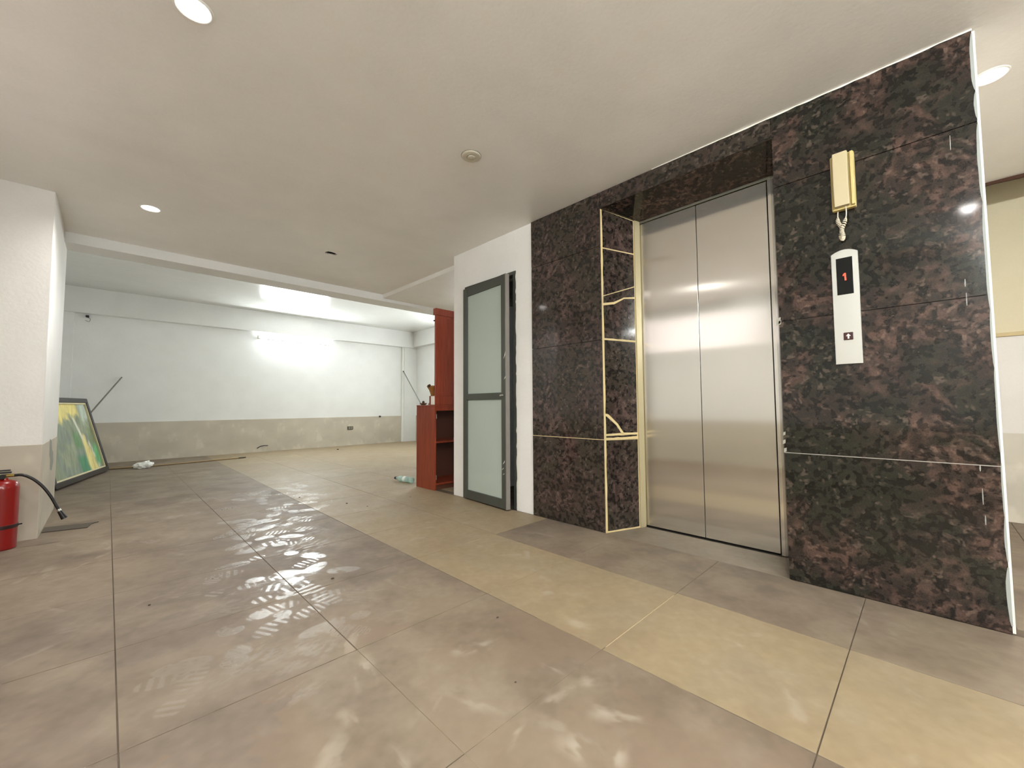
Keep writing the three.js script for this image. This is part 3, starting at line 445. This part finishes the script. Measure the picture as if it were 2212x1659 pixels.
{
  const F = new THREE.Vector3(-2.355, 0, -7.77), N = new THREE.Vector3(-2.745, 0, -6.27), dir = N.clone().sub(F), Wd = dir.length(); dir.normalize();
  const out = new THREE.Vector3(0, 1, 0).cross(dir).normalize(); if (out.x < 0) out.negate();                   // faces the room
  const lean = 0.262, up = new THREE.Vector3(0, 1, 0).multiplyScalar(Math.cos(lean)).addScaledVector(out, -Math.sin(lean)), nrm = out.clone().multiplyScalar(Math.cos(lean)).addScaledVector(new THREE.Vector3(0, 1, 0), Math.sin(lean));
  const t = thing('framed_painting', 'landscape painting in a dark frame leaning on the side wall', 'painting', [F.x, 0.012, F.z]);
  const e = dir.clone().negate(); // local x runs from the near end to the far end
  const B = new THREE.Matrix4().makeBasis(e, up, nrm).setPosition(dir.clone().multiplyScalar(Wd)); const Hh = 0.99, fw = 0.06;
  const rail = (a0, b0, a1, b1) => { const g = rbx(a0, a1, b0, b1, -0.03, 0.03, 0.008, 3); g.applyMatrix4(B); return g; };
  obj('frame_rail', rail(0, 0, Wd, fw), mat.frameWood, t); obj('frame_rail', rail(0, Hh - fw, Wd, Hh), mat.frameWood, t); obj('frame_rail', rail(0, fw, fw, Hh - fw), mat.frameWood, t); obj('frame_rail', rail(Wd - fw, fw, Wd, Hh - fw), mat.frameWood, t);
  const slip = (a0, b0, a1, b1) => { const g = bx(a0, a1, b0, b1, -0.01, 0.02); g.applyMatrix4(B); return g; };
  obj('inner_slip', [slip(fw, fw, Wd - fw, fw + 0.016), slip(fw, Hh - fw - 0.016, Wd - fw, Hh - fw), slip(fw, fw, fw + 0.016, Hh - fw), slip(Wd - fw - 0.016, fw, Wd - fw, Hh - fw)], M(0xd9cfa8, 0.5), t);
  // brushed landscape: falls of pale water between green slopes and yellow leaves
  const art = tex(512, 340, (i, j) => {
    const x = i / 512, y = j / 340, n = fbm(x * 14 + 3 * y, y * 5, 801, 4), m = fbm(x * 5, y * 4, 805, 4), st = fbm(x * 50 - y * 12, y * 7, 809, 3);
    const X = (x - 0.58) / 0.42, q = (v, a, w) => 1 - sstep(w * 0.4, w, Math.abs(v - a));
    let c = mix3([96, 112, 86], [150, 154, 126], n); c = mix3(c, [112, 124, 110], sstep(0.5, 0.7, m));
    c = mix3(c, [78, 130, 70], q(X, 0.1, 0.22) * q(y, 0.46, 0.16) * 0.8); c = mix3(c, [96, 116, 70], q(X, 0.85, 0.2) * q(y, 0.5, 0.2) * 0.7);
    c = mix3(c, [224, 208, 128], q(X + (n - 0.5) * 0.2, 0.46 + 0.08 * (0.5 - y), 0.08 + 0.5 * (0.56 - y)) * sstep(0.58, 0.5, y));
    c = mix3(c, [176, 150, 76], q(X, 0.56, 0.12) * sstep(0.45, 0.7, st) * sstep(0.5, 0.4, y) * 0.8);
    c = mix3(c, [222, 222, 206], q(X, 0.22 + 0.5 * (0.78 - y), 0.07) * sstep(0.42, 0.5, y) * sstep(0.84, 0.76, y) * 0.9);
    c = mix3(c, [214, 216, 204], q(X, 0.62 + 0.5 * (0.42 - y), 0.07) * sstep(0.46, 0.38, y) * sstep(0.3, 0.6, st) * 0.9);
    c = mix3(c, [230, 212, 118], sstep(0.72, 0.84, y + (n - 0.5) * 0.3) * sstep(0.62, 0.45, X)); c = mix3(c, [192, 208, 196], sstep(0.68, 0.8, y + (n - 0.5) * 0.3) * sstep(0.55, 0.7, X) * 0.8);
    c = mix3(c, [70, 158, 92], q(X, 0.92, 0.26) * q(y, 0.22, 0.2) * 0.85); c = mix3(c, [40, 118, 78], q(X, 0.08, 0.28) * q(y, 0.1, 0.2) * 0.9);
    c = mix3(c, [255, 255, 240], 0.12); const d = (st - 0.5) * 40; return [c[0] + d, c[1] + d, c[2] + d * 0.8];
  });
  const pg = new THREE.PlaneGeometry(Wd - 2 * fw, Hh - 2 * fw).toNonIndexed(); const thick = new THREE.BoxGeometry(Wd - 2 * fw, Hh - 2 * fw, 0.012).toNonIndexed(); thick.translate(Wd / 2, Hh / 2, -0.008); pg.translate(Wd / 2, Hh / 2, 0.0005); thick.applyMatrix4(B); pg.applyMatrix4(B);
  obj('canvas_back', thick, M(0xb7ab8c, 0.8), t); obj('canvas', pg, M(0xffffff, 0.55, { map: art }), t);
}
tag(obj('leaning_stick', [rod([-2.99, 0.012, -8.05], [-2.232, 1.335, -8.928], 0.011, 0.009)], M(0x7d7a70, 0.5, { metalness: 0.3 })), 'thin grey stick leaning on the far wall behind the painting', 'stick');
{
  const t = thing('leaning_pole', 'long thin grey pole leaning in the far corner behind the cabinet', 'pole', [0, 0, 0]);
  obj('pole', rod([2.92, 0.012, -7.55], [2.69, 1.68, -8.855], 0.013, 0.012), M(0x8c8f8c, 0.4, { metalness: 0.4 }), t);
  obj('end_cap', rod([2.69, 1.68, -8.855], [2.687, 1.7, -8.868], 0.014, 0.014), mat.rubber, t);
}
{
  const t = thing('wooden_batten', 'long thin wooden batten lying on the floor below the far wall', 'batten', [0, 0, 0]);
  obj('stick', tube([[-2.33, 0.012, -7.96], [-1.9, 0.012, -7.9], [-1.3, 0.011, -7.98], [-0.8, 0.011, -8.05]], 0.0115, 30, 6), M(0x9c8460, 0.7), t); obj('tip', rod([-0.81, 0.011, -8.05], [-0.7, 0.011, -8.062], 0.012, 0.009), M(0x54493c, 0.7), t);
}
{ // crumpled white plastic bag
  const g = new THREE.IcosahedronGeometry(1, 4), p = g.attributes.position;
  for (let i = 0; i < p.count; i++) { const x = p.getX(i), y = p.getY(i), z = p.getZ(i), r = 0.6 + 0.55 * fbm(x * 3 + z * 2 + 7, y * 4 + z * 3, 55, 3) + 0.2 * Math.abs(Math.sin(x * 7 + z * 9)); p.setXYZ(i, x * r * 0.1, Math.max(0.0, 0.034 + y * r * 0.05 + (x > 0.1 ? 0.012 : 0)), z * r * 0.07); }
  g.computeVertexNormals(); g.translate(-1.99, 0.002, -7.78); tag(obj('plastic_bag', uvMetres(g), M(0xf4f4f0, 0.4)), 'crumpled white plastic bag on the floor near the painting', 'plastic bag');
}
// small things on and below the far wall
{
  const t = thing('wall_socket', 'small dark socket box on the dado of the far wall', 'socket', [1.44, 0.345, -8.943]);
  obj('box', rbx(-0.06, 0.06, 0, 0.07, 0, 0.02, 0.004), M(0x4a453a, 0.5), t); obj('socket_face', [rbx(-0.045, -0.006, 0.012, 0.058, 0.018, 0.023, 0.003), rbx(0.006, 0.045, 0.012, 0.058, 0.018, 0.023, 0.003)], M(0x8a8474, 0.5), t);
}
tag(obj('wire_stub', tube([[-0.34, 0.07, -8.935], [-0.3, 0.1, -8.925], [-0.24, 0.115, -8.925], [-0.16, 0.112, -8.93]], 0.008, 16, 6), mat.rubber), 'short black wire stub on the dado of the far wall', 'wire');
{
  const t = thing('wall_bracket', 'small black bracket with a wire under the far beam', 'bracket', [-2.64, 2.2, -8.95]);
  obj('block', rbx(-0.02, 0.018, 0.03, 0.062, 0, 0.04, 0.005), mat.black, t); obj('wire_loop', tube([[0.0, 0.03, 0.02], [0.03, 0.01, 0.03], [0.02, -0.03, 0.02], [-0.02, -0.02, 0.02]], 0.004, 20, 6), M(0x9a938a, 0.6), t);
}
tag(obj('conduit', [rod([2.708, 0.0, -8.925], [2.708, 2.28, -8.925], 0.032, 0.032, 14)], M(0xf4f4ee, 0.4)), 'white vertical conduit pipe beside the far corner column', 'pipe', null);
tag(obj('wire_clip', [rbx(2.11, 2.15, 0.6, 0.635, -8.945, -8.92, 0.004)], mat.black), 'tiny black clip at the top of the far dado', 'clip');
[[0.88, -8.2, 0.022], [-0.86, -3.6, 0.009], [-1.07, -4.16, 0.008], [-0.34, -3.42, 0.007], [-1.24, -1.24, 0.006], [-2.22, -2.38, 0.006], [-0.78, -3.37, 0.006], [-1.56, -2.09, 0.008], [-1.46, -0.92, 0.004]].forEach(([x, z, s], i) => {
  const g = new THREE.IcosahedronGeometry(s * 0.7, 1), p = g.attributes.position; for (let k = 0; k < p.count; k++) { const f = 0.8 + 0.4 * hash(Math.round(p.getX(k) * 1e5), Math.round(p.getZ(k) * 1e5), i); p.setXYZ(k, p.getX(k) * f * 1.3, p.getY(k) * f * 0.6, p.getZ(k) * f); } g.computeVertexNormals(); g.translate(x, s * 0.35, z);
  tag(obj('debris_crumb', uvMetres(g), M(0x4b4036, 0.9)), 'tiny dark crumb of rubble on the tiled floor', 'debris', 'crumbs of rubble on the floor');
});

scene.traverse((o) => { if (o.isMesh) o.castShadow = o.receiveShadow = true; });
renderer.render(scene, camera);
